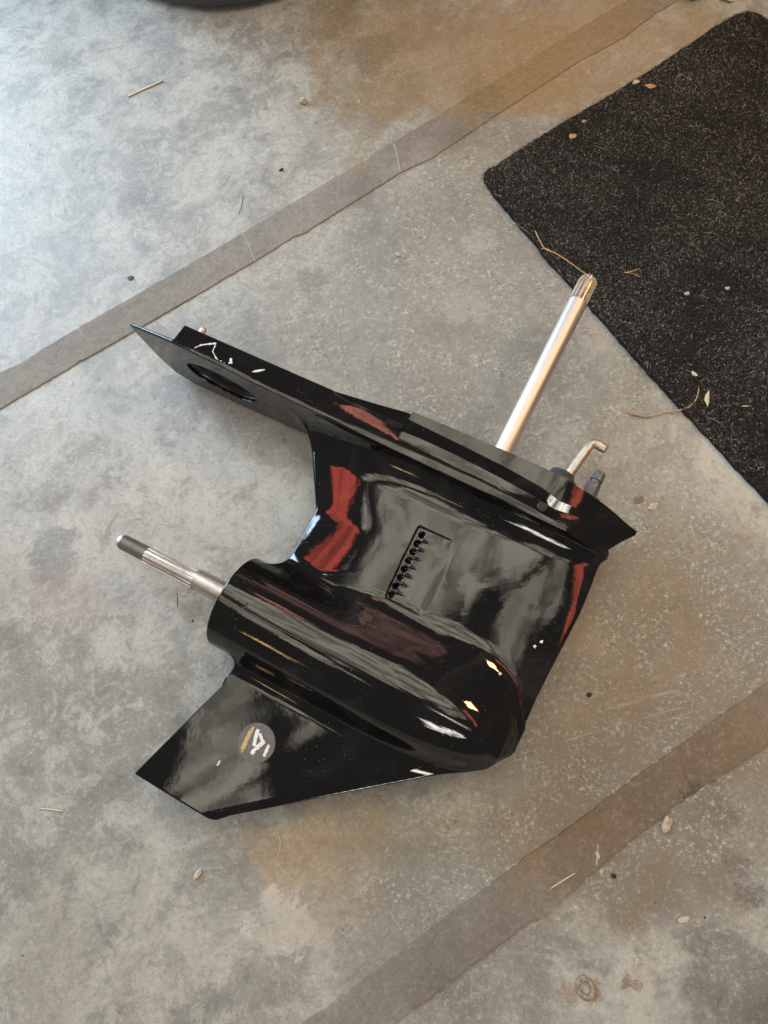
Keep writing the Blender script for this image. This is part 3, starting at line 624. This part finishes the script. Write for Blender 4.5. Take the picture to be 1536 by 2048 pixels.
def lump(name, px, py, rx, ry, rz, mat, label, cat, h=0., rot=0., group=None, seed=0, flat=.35):
    bm = bmesh.new(); bmesh.ops.create_icosphere(bm, subdivisions=2, radius=1); rr = random.Random(seed+px)
    ph = [rr.uniform(0, 6) for _ in range(6)]
    for v in bm.verts:
        c = v.co; k = 1+.22*math.sin(3*c.x+ph[0])*math.cos(2.6*c.y+ph[1])+.16*math.sin(5*c.z+ph[2]+3*c.x)+rr.gauss(0, .13)
        k = max(.45, k)
        v.co = Vector((c.x*rx*k, c.y*ry*k, max(-flat, c.z)*rz*k))
    mn = min(v.co.z for v in bm.verts)
    for v in bm.verts: v.co.z -= mn
    bmesh.ops.rotate(bm, verts=bm.verts, cent=(0, 0, 0), matrix=Matrix.Rotation(rot, 3, 'Z'))
    o = bmobj(name, bm, mat); o.location = F(px, py, h); return tag(o, label, cat, group)
strand('twig', [(1070, 461), (1078, 478), (1090, 497), (1112, 507), (1140, 525), (1160, 540), (1180, 553)], .0013, M_straw, 'thin orange-brown twig lying on the mat behind the shaft tip', 'twig', MH, [[(1083, 497), (1090, 497), (1100, 500)]])
strand('straw', [(1248, 545), (1262, 543), (1280, 537)], .0009, M_straw, 'small forked straw on the mat right of the shaft tip', 'straw', MH, [[(1250, 545), (1264, 547), (1281, 554)]])
strand('straw', [(1256, 823), (1275, 830), (1302, 832), (1330, 824), (1360, 820), (1380, 812), (1393, 797), (1398, 776)], .0012, M_straw, 'long curved straw lying half on the mat edge, half on concrete', 'straw', (.001, MH), [[(1257, 826), (1268, 829), (1285, 831)]])
strand('wood_splinter', [(256, 193), (285, 179), (310, 168), (325, 161)], .0019, M_pale, 'pale wood splinter on bright concrete at the upper left', 'splinter', .001)
strand('hair', [(486, 390), (484, 408), (477, 430)], .0005, M_seed, 'dark curved bristle on concrete above the first joint', 'bristle')
strand('straw', [(556, 1668), (561, 1685), (558, 1702), (553, 1722)], .0008, M_pale, 'thin pale straw curved on the orange stain below the skeg', 'straw')
strand('wood_splinter', [(80, 1617), (105, 1619), (126, 1623)], .0010, M_whitec, 'white splinter on concrete at the lower left of the skeg', 'splinter')
strand('hair', [(354, 1186), (355, 1200), (355, 1216)], .0004, M_seed, 'short dark hair on concrete below the propeller shaft', 'hair')
strand('wood_splinter', [(1101, 1777), (1125, 1762), (1150, 1746)], .0008, M_pale, 'long pale splinter lying on the lower mortar strip', 'splinter', .0022)
strand('straw', [(719, 197), (718, 207)], .0010, M_pale, 'tiny pale stalk on concrete right of the pebble', 'straw')
strand('straw', [(1484, 812), (1498, 812)], .0009, M_pale, 'short straight straw on the mat near the right edge', 'straw', MH)
lump('pebble', 608, 206, .0062, .0052, .0066, M_plaster, 'rounded tan pebble casting a small shadow on the bright concrete', 'pebble', seed=1)
lump('thorn', 563, 341, .0036, .0016, .0026, M_seed, 'small brown thorn on concrete between pebble and joint', 'thorn', seed=2)
lump('bark_chip', 1145, 273, .0058, .0045, .0018, M_chip, 'square orange bark chip near the left part of the mat top edge', 'chip', MH, .5, 'bark chips on the mat', 3)
lump('bark_chip', 1168, 243, .0034, .0026, .0014, M_chip, 'tiny orange chip right above the square bark chip', 'chip', MH, .2, 'bark chips on the mat', 4)
lump('bark_chip', 1300, 173, .0085, .0036, .0016, M_chip, 'torn orange bark flake on the mat beside the pale crumb', 'chip', MH, -.4, 'bark chips on the mat', 5)
lump('crumb', 1271, 166, .0046, .0036, .0026, M_whitec, 'pale crumb at the mat top edge left of the bark flake', 'crumb', MH, 0, None, 6)
lump('plaster_chip', 1332, 1648, .0095, .0050, .0035, M_plaster, 'pale plaster chip at the lower edge of the lower joint', 'chip', 0, .6, None, 7)
lump('wood_chip', 396, 1748, .0065, .0028, .003, M_plaster, 'small tan wood chip on concrete below the skeg', 'chip', 0, .8, None, 8)
lump('seed', 1178, 1390, .0034, .0026, .002, M_seed, 'black seed on concrete right of the bullet nose', 'seed', 0, 0, None, 9)
lump('seed', 1227, 1752, .003, .0025, .002, M_seed, 'black seed on concrete below the lower joint', 'seed', 0, 0, None, 10)
lump('paint_crumb', 1367, 1839, .0065, .0030, .0012, M_whitec, 'flat white paint crumb on concrete at lower right', 'crumb', 0, .2, None, 11)
lump('paint_crumb', 1275, 1923, .0040, .0030, .0015, M_plaster, 'pale paint crumb between the washer and white crumb', 'crumb', 0, .7, None, 12)
lump('wood_chip', 1414, 796, .0085, .0028, .002, M_pale, 'pale wood chip on the mat beside the curved straw end', 'chip', MH, 1.1, None, 13)
lump('crumb', 1373, 588, .0033, .0028, .0022, M_whitec, 'white crumb in the middle of the mat', 'crumb', MH, 0, None, 14)
lump('crumb', 1454, 578, .003, .0024, .0022, M_whitec, 'white crumb on the mat near the right edge', 'crumb', MH, 0, None, 15)
lump('crumb', 1388, 748, .0045, .0022, .0018, M_pale, 'long pale crumb on the mat above the wood chip', 'crumb', MH, 1.9, None, 16)
lump('pebble', 797, 511, .0035, .003, .0022, M_plaster, 'small pale pebble on concrete left of the mat corner', 'pebble', 0, 0, None, 17)
lump('crumb', 474, 1643, .0028, .0026, .002, M_whitec, 'white crumb on concrete right of the skeg tip', 'crumb', 0, 0, None, 18)
lump('crumb', 1195, 1710, .0045, .0022, .0012, M_whitec, 'white powdery crumb on the lower mortar strip', 'crumb', .0013, 1.4, None, 19)
lump('dirt_clod', 262, 556, .0046, .0040, .0014, simple('grey_dirt', (.09, .09, .095), .9), 'dark grey dirt clod on concrete left of the upper joint', 'dirt', 0, 0, None, 20)
lump('dead_leaf', 1277, 1000, .0065, .0045, .0014, simple('leaf_brown', (.20, .15, .10), .9, 0, 500, .4), 'crumpled brown leaf bit right of the water fitting', 'leaf', 0, .3, None, 21)
lump('crumb', 1305, 1013, .006, .0035, .0016, M_plaster, 'tan crumb on concrete right of the leaf bit', 'crumb', 0, .3, None, 22)
# washer
V, Fc = [], []; ns = 40
prof = [(.0062, .0004), (.0062, .0016), (.0070, .0024), (.0105, .0022), (.0118, .0016), (.0120, .0002)]
for r, z in prof:
    for k in range(ns): q = 2*math.pi*k/ns; V.append((r*math.cos(q)*.82, r*math.sin(q), z))
for i in range(len(prof)-1):
    for k in range(ns): Fc.append((i*ns+k, (i+1)*ns+k, (i+1)*ns+(k+1) % ns, i*ns+(k+1) % ns))
o = mesh('washer', V, Fc, simple('rusty_washer', (.30, .25, .19), .65, .35, 300, .4), None, True); o.location = F(1171, 1976, .0003); o.rotation_euler = (0, 0, .3)
tag(o, 'rusty metal washer lying on concrete at the lower right', 'washer')
# grit: countless grains
def grit(n, mat, name, smin_, smax_):
    V = []; Fc = []
    for i in range(n):
        px = random.uniform(-20, 1560); py = random.uniform(-20, 2070); p = F(px, py)
        s = random.uniform(smin_, smax_)*(1.8 if random.random() < .05 else 1); k = len(V); q = random.uniform(0, 6)
        zb = -.0025 if False else 0
        for j in range(4): V.append((p.x+math.cos(q+j*1.57)*s*random.uniform(.6, 1.2), p.y+math.sin(q+j*1.57)*s*random.uniform(.6, 1.2), zb+.0001))
        V.append((p.x, p.y, zb+s*.9)); Fc += [(k, k+1, k+4), (k+1, k+2, k+4), (k+2, k+3, k+4), (k+3, k, k+4)]
    o = mesh(name, V, Fc, mat); tag(o, kind='stuff'); o['label'] = 'scattered tiny grains of grit all over the concrete floor' if name == 'grit' else 'scattered dark dirt specks all over the concrete floor'; return o
grit(1500, M_whitec, 'grit', .0003, .0008)
grit(500, M_seed, 'dirt_specks', .0003, .0010)
# ------------------------------------------------------------------ things at the top edge
bc = F(482, -205)
t = NT('bin_plastic'); nn = t.noise(500, 4, .7); t.setp(Base_Color=t.mix(t.ramp(nn, .3, .7), (.045, .045, .047), (.085, .085, .088)), Roughness=.55); t.bump(nn, .25, .001); M_bin = t.m
rb = (F(482, 24)-bc).length
bn = empty('waste_bin', bc); tag(bn, 'dark grey round plastic bin standing at the top edge', 'bin')
def lathe(profile, ns=72):
    V = []; Fc = []
    for r, z in profile:
        for k in range(ns): q = 2*math.pi*k/ns; V.append((r*math.cos(q), r*math.sin(q), z))
    for i in range(len(profile)-1):
        for k in range(ns): Fc.append((i*ns+k, i*ns+(k+1) % ns, (i+1)*ns+(k+1) % ns, (i+1)*ns+k))
    return V, Fc
mesh('bin_body', *lathe([(.01, .004), (rb-.03, .003), (rb-.012, .004), (rb-.004, .009), (rb, .018), (rb+.006, .10), (rb+.03, .64), (rb+.028, .645), (rb+.004, .10), (rb-.004, .012), (.01, .010)]), M_bin, bn, True)
mesh('bin_rim', *lathe([(rb+.027, .635), (rb+.038, .635), (rb+.040, .642), (rb+.036, .650), (rb+.027, .650), (rb+.027, .635)]), M_bin, bn, True)
def softbox(name, px, py, sx, sy, sz, mat, rot, label, cat):
    bm = bmesh.new(); bmesh.ops.create_cube(bm, size=1)
    for v in bm.verts: v.co = Vector((v.co.x*sx, v.co.y*sy, (v.co.z+.5)*sz))
    bmesh.ops.bevel(bm, geom=list(bm.edges), offset=min(sx, sy, sz)*.25, segments=3, affect='EDGES')
    bmesh.ops.rotate(bm, verts=bm.verts, cent=(0, 0, 0), matrix=Matrix.Rotation(rot, 3, 'Z'))
    o = bmobj(name, bm, mat, None, True); o.location = F(px, py); return tag(o, label, cat)
softbox('yellow_block', 1392, -16, .045, .030, .02, simple('yellow_plastic', (.55, .42, .06), .5, 0, 200, .2), .45, 'yellow block at the top right edge beyond the mat corner', 'block')
lump('white_rag', 1466, -14, .028, .020, .012, simple('white_cloth', (.62, .58, .48), .9, 0, 150, .2), 'crumpled white rag at the top right edge', 'rag', 0, .1, None, 23)
